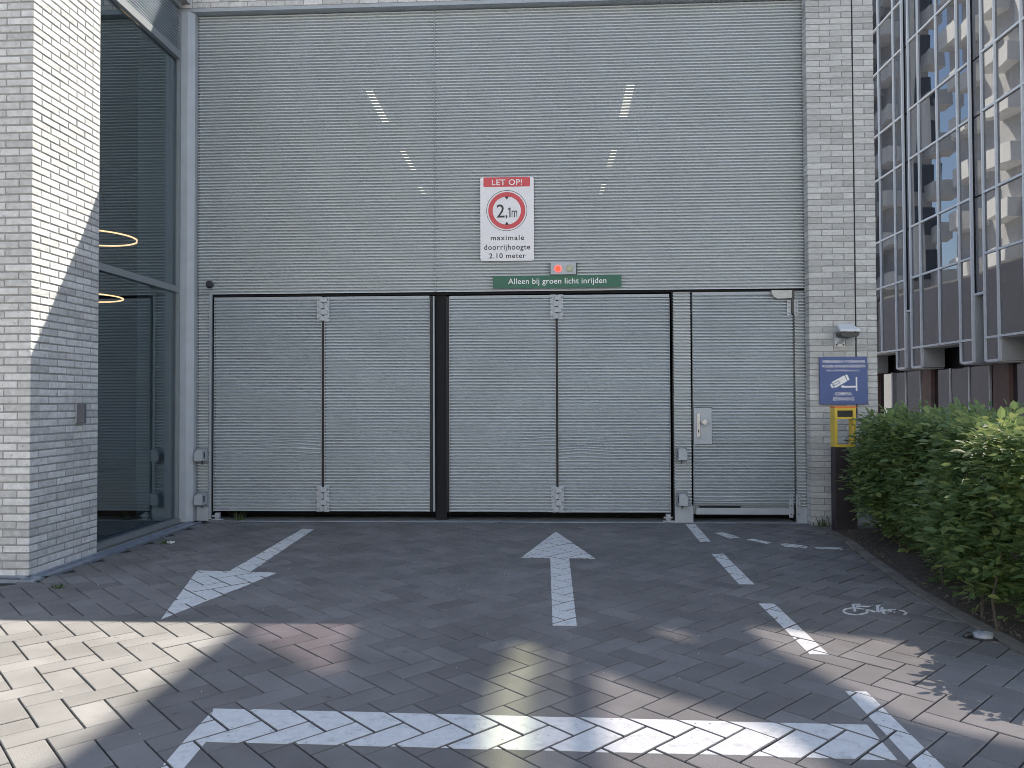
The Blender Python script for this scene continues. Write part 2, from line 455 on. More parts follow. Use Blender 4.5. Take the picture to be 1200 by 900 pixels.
def corner_mesh(Lx, Ly, H, m, sx, var):            # brick showing on the -y face (length Lx) and on the side face (length Ly); corner at origin, sx=+1: side faces +x
    key = ('c', round(Lx, 3), round(Ly, 3), round(H, 3), m, sx, var)
    if key in BM: return BM[key]
    mb = MB(); mb.box(-Lx if sx > 0 else 0, 0, -H/2, 0 if sx > 0 else Lx, Ly, H/2)
    BM[key] = mb.mesh('brick', m, bevel=.0035)
    return BM[key]
class Wall:
    def __init__(s, parent): s.p = parent; s.items = []
    def add(s, me, loc): s.items.append((me, Vector(loc)))
    def done(s, limit, name='brick', keep=None):
        def key(it):
            d = it[1]-CAMLOC; zc = d.dot(F)
            vis = zc > .2 and abs(d.dot(R2)/zc) < .70 and abs(d.dot(U2)/zc) < .53
            return (0 if vis else 1, d.length)
        it = sorted(s.items, key=key)
        for me, loc in it[:limit]:
            link('brick', me, s.p, loc+Vector((random.gauss(0, .0008), random.gauss(0, .0008), random.gauss(0, .0006))))
        if it[limit:]:
            mb = MB(); m = None
            for me, loc in it[limit:]:
                b = len(mb.v); dx = Vector((random.gauss(0, .0008), random.gauss(0, .0008), 0))
                mb.v += [tuple(v.co+loc+dx) for v in me.vertices]; mb.f += [[b+i for i in p.vertices] for p in me.polygons]
                m = me.materials[0].name
            mb.build('upper_bricks', m, s.p, kind='stuff')

# ---- left brick pier
XL = -4.22
lp = thing('brick_pier', 'pale brick pier at the left edge whose side is half in bright sun', 'brick pier', (-4.7, -2.4, 0))
box('mortar_core', 'mortar', lp, -8.6, -2.884, 0, XL-.007, -1.936, 6.4)
box('side_wall', 'brick_white', lp, -9.0, -2.88, 0, -8.602, -2.1, 6.4)
w = Wall(lp); CH = .0638; n = int(6.4/CH)
P_ = .2385; J = .012
for k in range(n):
    z = .004+CH*k+.026; H = .0505; v = random.randrange(3)
    if k % 2 == 0:
        w.add(corner_mesh(.105, P_-J, H, 'brick_white', 1, v), (XL, -2.89, z)); y = -2.89+P_; x = XL-.105-J
        runs = [(y, P_-J), (y+P_, P_-J), (y+2*P_, P_-J)]
    else:
        w.add(corner_mesh(.222, P_/2-J, H, 'brick_white', 1, v), (XL, -2.89, z)); y = -2.89+P_/2; x = XL-.222-J
        runs = [(y, P_-J), (y+P_, P_-J), (y+2*P_, P_-J), (y+3*P_, P_/2-J)]
    for (yy, L) in runs:
        w.add(brick_mesh(L, .03, H, 'brick_white', 1, random.randrange(5)), (XL, yy+L/2, z))
    while x > -8.58:
        L = min(.222, x+8.6)
        if L > .03: w.add(brick_mesh(L, .03, H, 'brick_white', 0, random.randrange(5)), (x-L/2, -2.89, z))
        x -= .222+J
w.done(298)

# ---- right brick pier
rp = thing('brick_pier', 'grey brick pier right of the steel door carrying the blue camera sign', 'brick pier', (3.33, 0, 0))
YR = -.15
box('mortar_core', 'mortar_dark', rp, 2.955, YR+.006, -.03, 3.695, .3, 6.5)
box('expansion_joint', 'dark_rubber', rp, 3.460, YR+.001, 1.2, 3.472, YR+.03, 6.5)
w = Wall(rp); CH2 = .0690
for k in range(-1, int(6.5/CH2)):
    z = CH2*(k+.5)+.02; H = .0615; v = random.randrange(3)
    pat = k % 2
    if z < 1.25:                                   # below the sign the joint stops
        segs = [(2.95, 3.70)]
    else: segs = [(2.95, 3.459), (3.473, 3.70)]
    for si, (a, b) in enumerate(segs):
        if si == 0:
            if pat: L = .145
            else: L = .262
            w.add(corner_mesh(L, .14, H, 'brick_grey', -1, v), (a, YR, z)); x = a+L+.008
        else: x = a
        first = True
        while x < b-.01:
            L = .238
            if si == 1: L = .112 if pat else .238
            L = min(L, b-x)
            if b-x-L < .05: L = b-x
            w.add(brick_mesh(L-.001, .03, H, 'brick_grey', 0, random.randrange(5)), (x+L/2, YR, z)); x += L+.008
w.done(298)

# ---- brick band over the facade and its parapet
bl = thing('brick_band', 'pale brick band above the corrugated facade', 'brick band', (-.5, -.1, 6.09))
prof = [(-4.21, 6.09), (2.94, 6.09), (2.94, 6.66), (-.1, 6.64), (-.9, 6.42), (-2.4, 6.42), (-3.4, 6.70), (-4.21, 6.70)]  # unseen top edge; its dip is shaped to fit the shadow on the pier
MB().prism(prof, 1, -.104, .2).build('mortar_core', 'mortar', bl)
w = Wall(bl)
for k in range(5):
    z = 6.09+.0675*(k+.5); x = -4.205+(.11 if k % 2 else 0)
    if k % 2: w.add(brick_mesh(.1, .03, .058, 'brick_white', 0, 1), (-4.155, -.11, z))
    while x < 2.9:
        L = min(.215, 2.94-x); w.add(brick_mesh(L, .03, .058, 'brick_white', 0, random.randrange(5)), (x+L/2, -.11, z)); x += .224
w.done(240)
MB().box(-4.6, -.119, 6.09, -4.212, .2, 6.70).build('corner_block', 'brick_white', bl)
# return of the band over the louvre
rb = thing('brick_band', 'short brick band over the louvre next to the brick pier', 'brick band', (-4.3, -1, 6.13))
box('mortar_core', 'mortar', rb, -4.6, -1.93, 6.13, -4.226, -.12, 6.66)
w = Wall(rb)
for k in range(5):
    z = 6.13+.0675*(k+.5); y = -1.93+(.11 if k % 2 else 0)
    while y < -.13:
        L = min(.215, -.125-y); w.add(brick_mesh(L, .03, .058, 'brick_white', 1, random.randrange(4)), (-4.22, y+L/2, z)); y += .224
w.done(60)

# ------------------------------------------------------------------ corrugated facade
PER = .0362
def corrugated(x0, x1, z0, z1, y=0., dents=(), nx=1, amp=.022):
    mb = MB()
    prof = [(0, 1), (.13, 1), (.19, .0), (.215, -.65), (.27, -.92), (.35, -1), (.53, -1), (.62, -.92), (.675, -.65), (.70, .0), (.76, 1)]
    rows = []; z = z0; k = 0
    base = math.floor(z0/PER)
    while True:
        stop = False
        for t, a in prof:
            zz = (base+k+t)*PER
            if zz < z0: continue
            if zz > z1: stop = True; break
            rows.append((zz, a*amp+amp-.0105))
        if stop: break
        k += 1
    rows = [(z0, rows[0][1])]+rows+[(z1, rows[-1][1])]
    for zz, yy in rows:
        for i in range(nx+1):
            x = x0+(x1-x0)*i/nx
            dz = dy = 0
            for (cx, cz, sx, sz, a, b) in dents:
                e = math.exp(-((x-cx)/sx)**2-((zz-cz)/sz)**2); dz += 1.6*a*e; dy += 1.5*b*e
            if nx > 1:
                dz += .0004*math.sin(x*3.1+zz*2.3)*math.sin(zz*4.+x*1.2); dy += .0006*math.sin(x*4.7+zz*3.1)
                e = min(zz-z0, z1-zz)/.1
                if e < 1: dz *= e
            mb.v.append((x, y+yy+dy, zz+dz))
    for r in range(len(rows)-1):
        for i in range(nx):
            a = r*(nx+1)+i; mb.f.append([a, a+1, a+nx+2, a+nx+1])
    return mb
fa = thing('corrugated_facade', 'grey horizontally ribbed metal facade around and above the garage doors', 'metal facade', (-.6, 0, 0))
def clad(x0, x1, z0, z1, **k):
    o = corrugated(x0, x1, z0, z1, **k).build('cladding_panel', 'cladding', fa, smooth=True)
    return o
clad(-4.174, -1.327, 2.69, 6.04, nx=1); clad(-1.318, 2.95, 2.69, 6.04, nx=1)
clad(-4.174, -4.035, .155, 2.70); clad(1.452, 1.648, .20, 2.66); clad(2.835, 2.95, .18, 2.66)
# flat backing sheets and trim
box('backing', 'interior_black', fa, -4.2, .036, 2.72, 2.96, .06, 6.09)
box('backing', 'dark_rubber', fa, -4.2, .036, 0, -4.034, .2, 2.719)
box('backing', 'dark_rubber', fa, 1.44, .036, 0, 1.655, .2, 2.719)
box('backing', 'dark_rubber', fa, 2.82, .036, 0, 2.96, .2, 2.719)
box('base_plate', 'steel_plate', fa, -4.174, -.012, 0, -4.034, .031, .153)
box('jamb', 'steel_trim', fa, -4.033, -.006, .02, -4.003, .03, 2.70)
box('base_plate', 'steel_plate', fa, 1.452, -.014, .0, 1.66, .031, .195)
box('base_plate', 'steel_plate', fa, 2.835, -.010, .0, 2.95, .031, .178)
box('seam_strip', 'steel_trim', fa, -1.3265, -.0035, 2.705, -1.3185, .03, 6.04)
box('lintel_flashing', 'steel_trim', fa, -4.6, -.109, 6.045, 2.95, .05, 6.086)
box('head_bar', 'interior_black', fa, -4.0, .0325, 2.665, 2.83, .25, 2.70)
MB().prism([(-4.42, .05), (-4.42, -.13), (-4.25, -.13), (-4.185, -.075), (-4.185, .05)], 2, 0, 6.044).build('corner_post', 'steel_plate', fa)
box('garage_dark', 'interior_black', fa, -4.0, .5, 0, 2.83, .52, 2.664)  # black sheet standing in for the unlit garage interior
box('threshold', 'steel_trim', fa, -4.03, -.04, -.02, 2.95, .3, .0045)
# lamps inside, glimpsed through the perforated ribs
for (xa, za, xb, zb, wd, sk) in ((-2.11, 5.10, -1.90, 4.70, .085, 1), (-1.712, 4.38, -1.575, 4.14, .06, .5), (.985, 5.11, .890, 4.72, .095, 1), (.79, 4.35, .725, 4.14, .07, .5), (-1.50, 3.94, -1.44, 3.82, .05, .25), (.66, 3.93, .62, 3.80, .05, .25)):
    for k in range(int(za/PER), int(zb/PER)-1, -1):
        zz = (k+.465)*PER
        if not zb <= zz <= za: continue
        t = (za-zz)/(za-zb); x = xa+(xb-xa)*t; hw = wd*.5; hz = PER*.05+PER*.09*sk
        box('light_slot', 'slot_light', fa, x-hw, -.0125, zz-hz, x+hw, -.0095, zz+hz)

# ------------------------------------------------------------------ garage doors
def hinge(parent, x, z0, z1):
    mb = MB(); mb.box(x-.075, -.020, z0, x-.012, -.009, z1); mb.box(x+.012, -.020, z0, x+.075, -.009, z1)
    o = mb.build('hinge', 'steel_plate', parent)
    hh = (z1-z0)/4
    for i in range(4):
        a, b = ((x-.028, x+.048) if i % 2 == 0 else (x-.034, x+.012))
        m2 = MB().box(a, -.042, z1-(i+1)*hh+.006, b, -.021, z1-i*hh-.006)
        me = m2.mesh('knuckle', 'steel_plate', org(parent), bevel=.004)
        c = link('knuckle', me, o)
    bo = MB()
    for sx in (-.058, .06):
        for zz in (.12, .38, .62, .88): bo.box(x+sx-.005, -.026, z0+(z1-z0)*zz-.005, x+sx+.005, -.0195, z0+(z1-z0)*zz+.005)
    me = bo.mesh('bolts', 'dark_plastic', org(parent)); link('bolts', me, o)
    return o
def fold_door(leaves, label, loc):
    d = thing('folding_door', label, 'garage door', loc, 'ribbed folding garage doors')
    for (x0, x1, z0, z1, dents) in leaves:
        lf = corrugated(x0, x1, z0, z1-.035, nx=44, dents=dents).build('door_leaf', 'door_cladding', d, smooth=True)
        fr = MB(); fr.box(x0, -.006, z1-.0345, x1, .030, z1); fr.box(x0, .036, z0, x1, .055, z1-.001)
        me = fr.mesh('leaf_core', 'steel_trim', org(d)); link('leaf_core', me, lf)
        for xx in (x0, x1):
            s = MB().box(xx-.004, -.0095, z0, xx+.004, .030, z1-.036); me = s.mesh('edge_trim', 'frame_grey', org(d)); link('edge_trim', me, lf)
    xm = (leaves[0][1]+leaves[1][0])/2
    hinge(d, xm+.004, 2.355, 2.645); hinge(d, xm+.004, .113, .41)
    return d
ld = fold_door([(-3.970, -2.675, .113, 2.652, [(-2.95, .90, .28, .10, .016, -.012), (-2.8, .82, .2, .05, -.008, -.006), (-3.4, .9, .3, .1, .004, -.003)]), (-2.640, -1.392, .113, 2.648, [(-2.0, 1.1, .5, .2, .003, -.002)])],
               'ribbed folding garage door left of the dark gap', (-2.67, 0, 0))
rd = fold_door([(-1.156, .085, .108, 2.642, [(.03, .95, .3, .1, .012, -.01), (-.6, .9, .4, .15, .003, -.003)]), (.118, 1.404, .104, 2.640, [(.38, .80, .25, .09, .017, -.014), (.62, .98, .3, .1, -.007, -.005), (1.0, .75, .3, .1, .003, -.004)])],
               'ribbed folding garage door right of the dark gap, dented near its middle', (.1, 0, 0))
for d, xs in ((ld, (-2.6575,)), (rd, (.1015,))):
    for x in xs: box('rubber_seal', 'dark_rubber', d, x-.0145, .0005, .115, x+.0145, .05, 2.64)
box('rubber_edge', 'dark_rubber', ld, -1.3875, .004, .115, -1.352, .06, 2.645)
box('metal_edge', 'steel_trim', ld, -1.3505, .0, .115, -1.334, .05, 2.645)
box('rubber_edge', 'dark_rubber', rd, -1.2, .03, .11, -1.161, .07, 2.64)
box('centre_post', 'interior_black', fa, -1.333, .075, .0, -1.20, .12, 2.663)
for (d, x, y0) in ((ld, -3.93, -.02), (rd, 1.37, -.02)):
    mb = MB(); mb.box(x-.06, -.03, .01, x+.075, .04, .022); mb.box(x-.02, -.02, .023, x+.03, .03, .095); mb.box(x-.05, -.035, .05, x+.05, -.021, .068)
    mb.build('floor_pivot', 'steel_plate', d)

# ---- steel walk-through door
sd = thing('steel_door', 'ribbed steel door with a round knob right of the garage doors', 'door', (2.24, 0, 0))
x0, x1 = 1.672, 2.818
corrugated(1.885, x1, .90, 2.62, nx=20).build('door_panel', 'door_cladding', sd, smooth=True)
corrugated(x0, 1.884, 1.325, 2.62, nx=4).build('door_panel', 'door_cladding', sd, smooth=True)
corrugated(x0, x1, .20, .892, nx=30, dents=[(2.2, .75, .4, .05, .006, -.003), (1.9, .26, .5, .05, -.014, -.004)]).build('door_panel', 'door_cladding', sd, smooth=True)
box('door_core', 'steel_trim', sd, x0, .036, .09, x1, .06, 2.66)
box('top_rail', 'steel_trim', sd, x0, -.006, 2.622, x1, .030, 2.655)
box('lock_plate', 'steel_plate', sd, x0+.004, -.010, .902, 1.880, .030, 1.318)
box('kick_rail', 'steel_plate', sd, x0+.02, -.016, .093, x1-.02, .030, .168, bevel=.003)
box('torn_gap_shade', 'dark_rubber', sd, x0+.06, -.002, .1685, 2.2, .030, .186)  # dark strip drawn for the shade in the torn gap above the rail
mb = MB().box(1.708, -.022, .978, 1.747, -.0105, 1.252); mb.build('lock_escutcheon', 'chrome', sd, bevel=.004)
kn = MB(); kn.tube([(1.787, -.0225, 1.157), (1.787, -.055, 1.157), (1.787, -.058, 1.157), (1.787, -.085, 1.157)], [.014, .014, .034, .030], 18); kn.build('door_knob', 'chrome', sd)
box('key_hole', 'interior_black', sd, 1.722, -.0245, 1.035, 1.733, -.0222, 1.062)
cl = MB().prism([(2.559, 2.664), (2.79, 2.661), (2.79, 2.572), (2.63, 2.565), (2.59, 2.59), (2.565, 2.63)], 1, -.06, -.0105); cl.build('door_closer', 'beige_plastic', sd, bevel=.004)
box('closer_arm', 'dark_plastic', sd, 2.793, -.03, 2.40, 2.820, -.012, 2.67)
for (hz0, hz1) in ((2.375, 2.555), (.06, .33)):
    hp = MB(); hp.box(2.745, -.018, hz0, 2.790, -.0105, hz1); hp.box(2.825, -.018, hz0, 2.875, -.0105, hz1)
    o = hp.build('hinge', 'steel_plate', sd)
    bo = MB()
    for xx in (2.768, 2.85):
        for t in (.15, .5, .85): bo.box(xx-.006, -.022, hz0+(hz1-hz0)*t-.006, xx+.006, -.0178, hz0+(hz1-hz0)*t+.006)
    link('bolts', bo.mesh('bolts', 'dark_plastic', org(sd)), o)

# ---- sensor boxes beside the doorway
def sensor(x, z, side, label):
    t = thing('sensor_box', label, 'sensor box', (x, 0, z), 'hooded sensor boxes beside the garage doors')
    wv = .10
    if side > 0: pr = [(-.05, .0), (.05, .0), (.05, .135), (-.012, .135), (-.05, .095)]
    else: pr = [(.05, .0), (-.05, .0), (-.05, .135), (.012, .135), (.05, .095)]
    MB().prism([(x+a, z+b) for a, b in pr], 1, -.14, -.0145).build('housing', 'steel_plate', t, bevel=.003)
    xs = x+.0505*side
    box('slit', 'interior_black', t, min(xs, xs+.002*side), -.105, z+.03, max(xs, xs+.002*side), -.078, z+.105)
    box('back_plate', 'frame_grey', t, x-.062, -.0142, z-.025, x+.066, -.0095, z+.15)
    MB().tube([(x-.0, -.04, z-.001), (x, -.04, z-.03), (x, -.02, z-.045)], [.008, .008, .006], 8).build('cable_gland', 'dark_plastic', t)
sensor(-4.10, .715, 1, 'upper hooded sensor box left of the garage doors beside the corner post')
sensor(-4.10, .200, 1, 'lower hooded sensor box left of the garage doors near the ground')
sensor(1.527, .725, -1, 'upper hooded sensor box between the folding door and the steel door')
sensor(1.530, .208, -1, 'lower hooded sensor box between the folding door and the steel door near the ground')

# ------------------------------------------------------------------ lettering
def text_mesh(body, m, x0, x1, z0, z1, y, parent, bold=0., spacing=1., depth=.0012, keep=None):
    cu = bpy.data.curves.new('lettering', 'FONT'); cu.body = body; cu.size = 1; cu.extrude = .01; cu.offset = bold; cu.space_character = spacing; cu.resolution_u = 4
    o = bpy.data.objects.new('lettering', cu); COL.objects.link(o)
    dg = bpy.context.evaluated_depsgraph_get(); dg.update()
    me = bpy.data.meshes.new_from_object(o.evaluated_get(dg)); bpy.data.objects.remove(o); bpy.data.curves.remove(cu)
    xs = [v.co.x for v in me.vertices]; ys = [v.co.y for v in me.vertices]
    ax, bx, ay, by = min(xs), max(xs), min(ys), max(ys)
    of = org(parent)
    for v in me.vertices:
        x = x0+(v.co.x-ax)/(bx-ax)*(x1-x0); z = z0+(v.co.y-ay)/(by-ay)*(z1-z0)
        v.co = Vector((x, y-(.5+v.co.z/.02)*depth, z))-of
    me.materials.clear(); me.materials.append(MATS[m]); me.name = 'lettering'
    return link('lettering', me, parent)
def rounded(x0, z0, x1, z1, r, n=5, corners=(1, 1, 1, 1)):
    out = []
    for (cx, cz, a, k) in ((x1-r, z1-r, 0, 0), (x0+r, z1-r, 90, 1), (x0+r, z0+r, 180, 2), (x1-r, z0+r, 270, 3)):
        if corners[k]:
            for i in range(n+1): t = R(a+90*i/n); out.append((cx+r*math.cos(t), cz+r*math.sin(t)))
        else: out.append(((x1 if k in (0, 3) else x0), (z1 if k < 2 else z0)))
    return out
# ---- clearance sign
sg = thing('clearance_sign', 'white height limit sign with red banner and red ring above the doors', 'warning sign', (-.47, -.03, 3.54))
SX0, SX1, SZ0, SZ1 = -.785, -.157, 3.044, 4.03
fx = lambda a: SX0+(a-25)*(SX1-SX0)/540; fz = lambda b: SZ1-(b-38)*(SZ1-SZ0)/827
MB().prism(rounded(SX0, SZ0, SX1, SZ1, .028), 1, -.030, -.022).build('panel', 'sign_white', sg)
box('bracket', 'frame_grey', sg, SX0+.06, -.0215, 3.25, SX1-.06, -.009, 3.29); box('bracket', 'frame_grey', sg, SX0+.06, -.0215, 3.78, SX1-.06, -.009, 3.82)
MB().prism(rounded(fx(58), fz(135), fx(528), fz(40), .014, 4, (0, 0, 1, 1)), 1, -.0316, -.0302).build('red_banner', 'sign_red', sg)
text_mesh('LET OP!', 'sign_cream', fx(143), fx(447), fz(119), fz(62), -.0318, sg, .012, 1.08)
def annulus(cx, cz, r0, r1, y0, y1, m, name, n=48):
    mb = MB(); b = 0
    for i in range(n):
        t = 2*math.pi*i/n
        for r in (r0, r1):
            for y in (y0, y1): mb.v.append((cx+r*math.cos(t), y, cz+r*math.sin(t)))
    for i in range(n):
        a = 4*i; c = 4*((i+1) % n)
        mb.f += [[a, c, c+2, a+2], [a+1, a+3, c+3, c+1], [a+2, c+2, c+3, a+3], [a, a+1, c+1, c]]
    return mb.build(name, m, sg)
ccx, ccz = fx(292), fz(370); u = (SX1-SX0)/540
annulus(ccx, ccz, 201*u, 206*u, -.0309, -.0302, 'sign_ink', 'outline_ring')
annulus(ccx, ccz, 142*u, 187*u, -.0312, -.0302, 'sign_red', 'red_ring')
MB().prism([(fx(270), fz(232)), (fx(314), fz(232)), (fx(292), fz(262))], 1, -.0312, -.0302).build('marker_triangle', 'sign_ink', sg)
MB().prism([(fx(270), fz(511)), (fx(314), fz(511)), (fx(292), fz(479))], 1, -.0312, -.0302).build('marker_triangle', 'sign_ink', sg)
text_mesh('2', 'sign_ink', fx(190), fx(270), fz(438), fz(308), -.0302, sg, .006)
text_mesh(',', 'sign_ink', fx(279), fx(299), fz(449), fz(416), -.0302, sg, .01)
MB().prism([(fx(318), fz(438)), (fx(330), fz(438)), (fx(330), fz(340)), (fx(321), fz(340)), (fx(304), fz(353)), (fx(304), fz(364)), (fx(318), fz(357))], 1, -.0314, -.0302).build('lettering', 'sign_ink', sg)
text_mesh('m', 'sign_ink', fx(341), fx(397), fz(438), fz(370), -.0302, sg, .0)
text_mesh('maximale', 'sign_ink', fx(130), fx(466), fz(662), fz(612), -.0302, sg, .012, 1.18)
text_mesh('doorrijhoogte', 'sign_ink', fx(62), fx(526), fz(773), fz(702), -.0302, sg, .011, 1.12)
text_mesh('2.10 meter', 'sign_ink', fx(113), fx(480), fz(839), fz(789), -.0302, sg, .011, 1.12)
# ---- green instruction sign
gs = thing('instruction_sign', 'long green sign with white lettering under the signal lights', 'sign', (.108, -.03, 2.8))
box('panel', 'sign_green', gs, -.638, -.034, 2.722, .852, -.024, 2.868)
text_mesh('Alleen bij groen licht inrijden', 'sign_cream', -.462, .680, 2.748, 2.836, -.0342, gs, .008, 1.04).data
# ---- signal lights
tl = thing('signal_light', 'small grey box with a lit red lamp and an unlit lamp above the green sign', 'traffic light', (.18, 0, 2.94))
MB().box(.033, -.06, 2.872, .329, -.010, 3.012).build('housing', 'steel_plate', tl, bevel=.004)
for x in (.028, .3345): box('side_lip', 'dark_plastic', tl, x-.0035, -.05, 2.873, x+.0035, -.009, 3.011)
def disc(name, m, p, x, z, r, y0, y1):
    return MB().tube([(x, y0, z), (x, (y0+y1)/2-.001, z), (x, y1, z)], [r, r*.96, r*.7], 20).build(name, m, p)
disc('lamp_surround', 'lamp_red_ring', tl,   .122, 2.94, .047, -.0605, -.066); disc('red_lamp', 'lamp_red', tl, .120, 2.94, .027, -.066, -.078)
disc('dark_lamp', 'lamp_off', tl, .255, 2.942, .043, -.0605, -.072)

# ---- blue sign
bs = thing('camera_sign', 'blue camera surveillance sign with white lettering on the right brick pier', 'sign', (3.313, YR, 1.62))
BX0, BX1, BZ0, BZ1 = 3.049, 3.577, 1.354, 1.890
bx = lambda a: BX0+(a-240)*(BX1-BX0)/682; bz = lambda b: BZ1-(b-97)*(BZ1-BZ0)/668
box('panel', 'sign_blue', bs, BX0, YR-.028, BZ0, BX1, YR-.012, BZ1)
box('spacer', 'frame_grey', bs, BX0+.05, YR-.0118, BZ0+.05, BX1-.05, YR-.001, BZ1-.05)
by = YR-.0284
text_mesh('VERBODEN TOEGANG', 'sign_cream', bx(278), bx(882), bz(183), bz(147), by, bs, .012, 1.1)
text_mesh('VOOR ONBEVOEGDEN', 'sign_cream', bx(272), bx(890), bz(250), bz(210), by, bs, .012, 1.1)
text_mesh('Art. 461 Wetb.v.str.r', 'sign_cream', bx(340), bx(806), bz(304), bz(274), by, bs, .004, 1.08)
text_mesh('CAMERA', 'sign_cream', bx(460), bx(693), bz(640), bz(592), by, bs, .012, 1.1)
text_mesh('BEWAKING', 'sign_cream', bx(432), bx(728), bz(712), bz(665), by, bs, .012, 1.1)
pc = MB()
for q in ([(412, 452), (590, 358), (632, 440), (458, 537)], [(604, 354), (630, 347), (665, 415), (640, 437)], [(386, 487), (412, 475), (438, 530), (414, 541)],
          [(540, 515), (572, 490), (582, 507), (582, 532), (560, 532)], [(583, 507), (750, 505), (750, 530), (583, 532)], [(752, 383), (774, 383), (774, 578), (752, 578)]):
    pc.prism([(bx(a), bz(b)) for a, b in q], 1, by-.0011, by)
pc.build('camera_pictogram', 'sign_cream', bs)
pc = MB()
for q in ([(424, 470), (508, 430), (530, 465), (452, 508)],): pc.prism([(bx(a), bz(b)) for a, b in q], 1, by-.0018, by-.0012)
pc.build('pictogram_outline', 'sign_blue', bs)
pc = MB(); pc.prism([(bx(a), bz(b)) for a, b in [(434, 473), (502, 441), (518, 463), (456, 497)]], 1, by-.0024, by-.0019); pc.build('pictogram_window', 'sign_cream', bs)

# ---- security camera on the right pier
sc = thing('security_camera', 'white hooded security camera with a dark front above the blue sign', 'security camera', (3.3, YR, 2.15))
cam_b = MB()
cam_b.prism([(-.40, 2.145), (-.395, 2.165), (-.36, 2.185), (YR-.02, 2.255), (YR-.02, 2.225), (-.36, 2.145)], 0, 3.205, 3.415)
hd = MB()
hd.v = [(3.20, -.40, 2.155), (3.42, -.40, 2.155), (3.405, -.21, 2.20), (3.24, -.21, 2.20), (3.20, -.40, 2.175), (3.42, -.40, 2.175), (3.405, -.21, 2.255), (3.24, -.21, 2.255)]
for q in ((0, 3, 2, 1), (4, 5, 6, 7), (0, 1, 5, 4), (1, 2, 6, 5), (2, 3, 7, 6), (3, 0, 4, 7)): hd.f.append(list(q))
hd.build('hood', 'white_plastic', sc, bevel=.006)
MB().prism([(3.205, 2.15), (3.415, 2.15), (3.41, 2.115), (3.385, 2.095), (3.33, 2.09), (3.31, 2.08), (3.29, 2.09), (3.235, 2.095), (3.21, 2.115)], 1, -.385, -.24).build('dark_front', 'dark_plastic', sc, bevel=.005)
br = MB(); br.box(3.225, YR-.02, 2.005, 3.335, YR-.001, 2.10); br.prism([(-.30, 2.085), (-.17, 2.03), (-.17, 2.07), (-.26, 2.09)], 0, 3.245, 3.30)
br.build('wall_bracket', 'white_plastic', sc)
bo = MB()
for xx in (3.243, 3.318): bo.box(xx-.009, YR-.026, 2.015, xx+.009, YR-.0195, 2.033)
bo.build('bolts', 'dark_plastic', sc)

# ---- small dark camera on the facade
fc = thing('door_camera', 'small dark camera on the ribbed facade above the left door corner', 'camera', (-4.02, -.02, 2.8))
box('mount', 'steel_plate', fc, -4.075, -.02, 2.75, -3.975, -.0095, 2.85)
mb = MB(); mb.tube([(-4.015, -.0205, 2.805), (-4.015, -.05, 2.805), (-4.015, -.066, 2.805)], [.045, .045, .028], 14); mb.build('dome', 'dark_plastic', fc)
# ---- card reader on the left pier
cr = thing('card_reader', 'small steel card reader on the side of the left brick pier', 'card reader', (XL, -2.2, 1.32))
MB().prism([(-2.285, 1.235), (-2.285, 1.405), (-2.18, 1.405), (-2.165, 1.25), (-2.2, 1.235)], 0, XL-.002, XL+.018).build('back_box', 'steel_plate', cr, bevel=.003)
MB().prism([(-2.300, 1.225), (-2.300, 1.405), (-2.262, 1.405), (-2.262, 1.225)], 0, XL+.0185, XL+.085).build('cover', 'reader_grey', cr, bevel=.004)
MB().prism([(-2.261, 1.405), (-2.245, 1.405), (-2.24, 1.275), (-2.19, 1.232), (-2.261, 1.228)], 0, XL+.0185, XL+.04).build('slot_cheek', 'dark_plastic', cr)

# ---- intercom bollard in front of the right pier
ib = thing('intercom_post', 'dark brown access post with a yellow frame on top beside the hedge', 'access post', (3.18, -.5, 0))
PX0, PX1, PY0, PY1 = 3.065, 3.29, -.575, -.44
MB().box(PX0, PY0, -.02, PX1, PY1, .895).build('column', 'brown_metal', ib, bevel=.004)
fr = MB(); t = .03
fr.box(PX0, PY0, .899, PX0+t, PY1, 1.318); fr.box(PX1-t, PY0, .899, PX1, PY1, 1.318)
fr.build('yellow_upright', 'yellow_paint', ib, bevel=.004)
box('yellow_bar', 'yellow_paint', ib, PX0+t, PY0+.002, .899, PX1-t, PY1-.002, .925); box('yellow_bar', 'yellow_paint', ib, PX0+t, PY0+.002, 1.20, PX1-t, PY1-.002, 1.222)
box('yellow_bar', 'yellow_paint', ib, PX0+t, PY0+.002, 1.292, PX1-t, PY1-.002, 1.318)
box('orange_cap', 'orange_paint', ib, PX0-.003, PY0-.003, 1.3185, PX1+.003, PY1+.003, 1.338)
box('dark_panel', 'dark_plastic', ib, PX0+t+.001, PY0+.02, 1.223, PX1-t-.001, PY1-.02, 1.291)

# ------------------------------------------------------------------ big window on the left, with the lobby behind it
XG = -4.36
gw = thing('lobby_window', 'tall dark glass window between the left brick pier and the corner post', 'window', (XG, -1, 0))
def pane(z0, z1, y0=-1.93, y1=-.15): box('pane', 'window_glass', gw, XG-.012, y0, z0, XG, y1, z1)
pane(.06, 2.69); pane(2.77, 5.45)
for n_, (y0, y1, z0, z1, dx) in dict(bottom_rail=(-1.93, -.132, .004, .055, .05), transom=(-1.93, -.17, 2.694, 2.765, .035), head_rail=(-1.93, -.17, 5.455, 5.545, .045)).items():
    box(n_, 'frame_grey', gw, XG-.05, y0, z0, XG+dx, y1, z1)
box('side_rail', 'frame_grey', gw, XG-.05, -.168, .056, XG+.034, -.132, 6.10); box('side_rail', 'frame_grey', gw, XG-.05, -1.96, .056, XG+.02, -1.931, 6.10)
box('top_rail', 'frame_grey', gw, XG-.05, -1.93, 6.06, XG+.06, -.17, 6.128)
z = 5.552
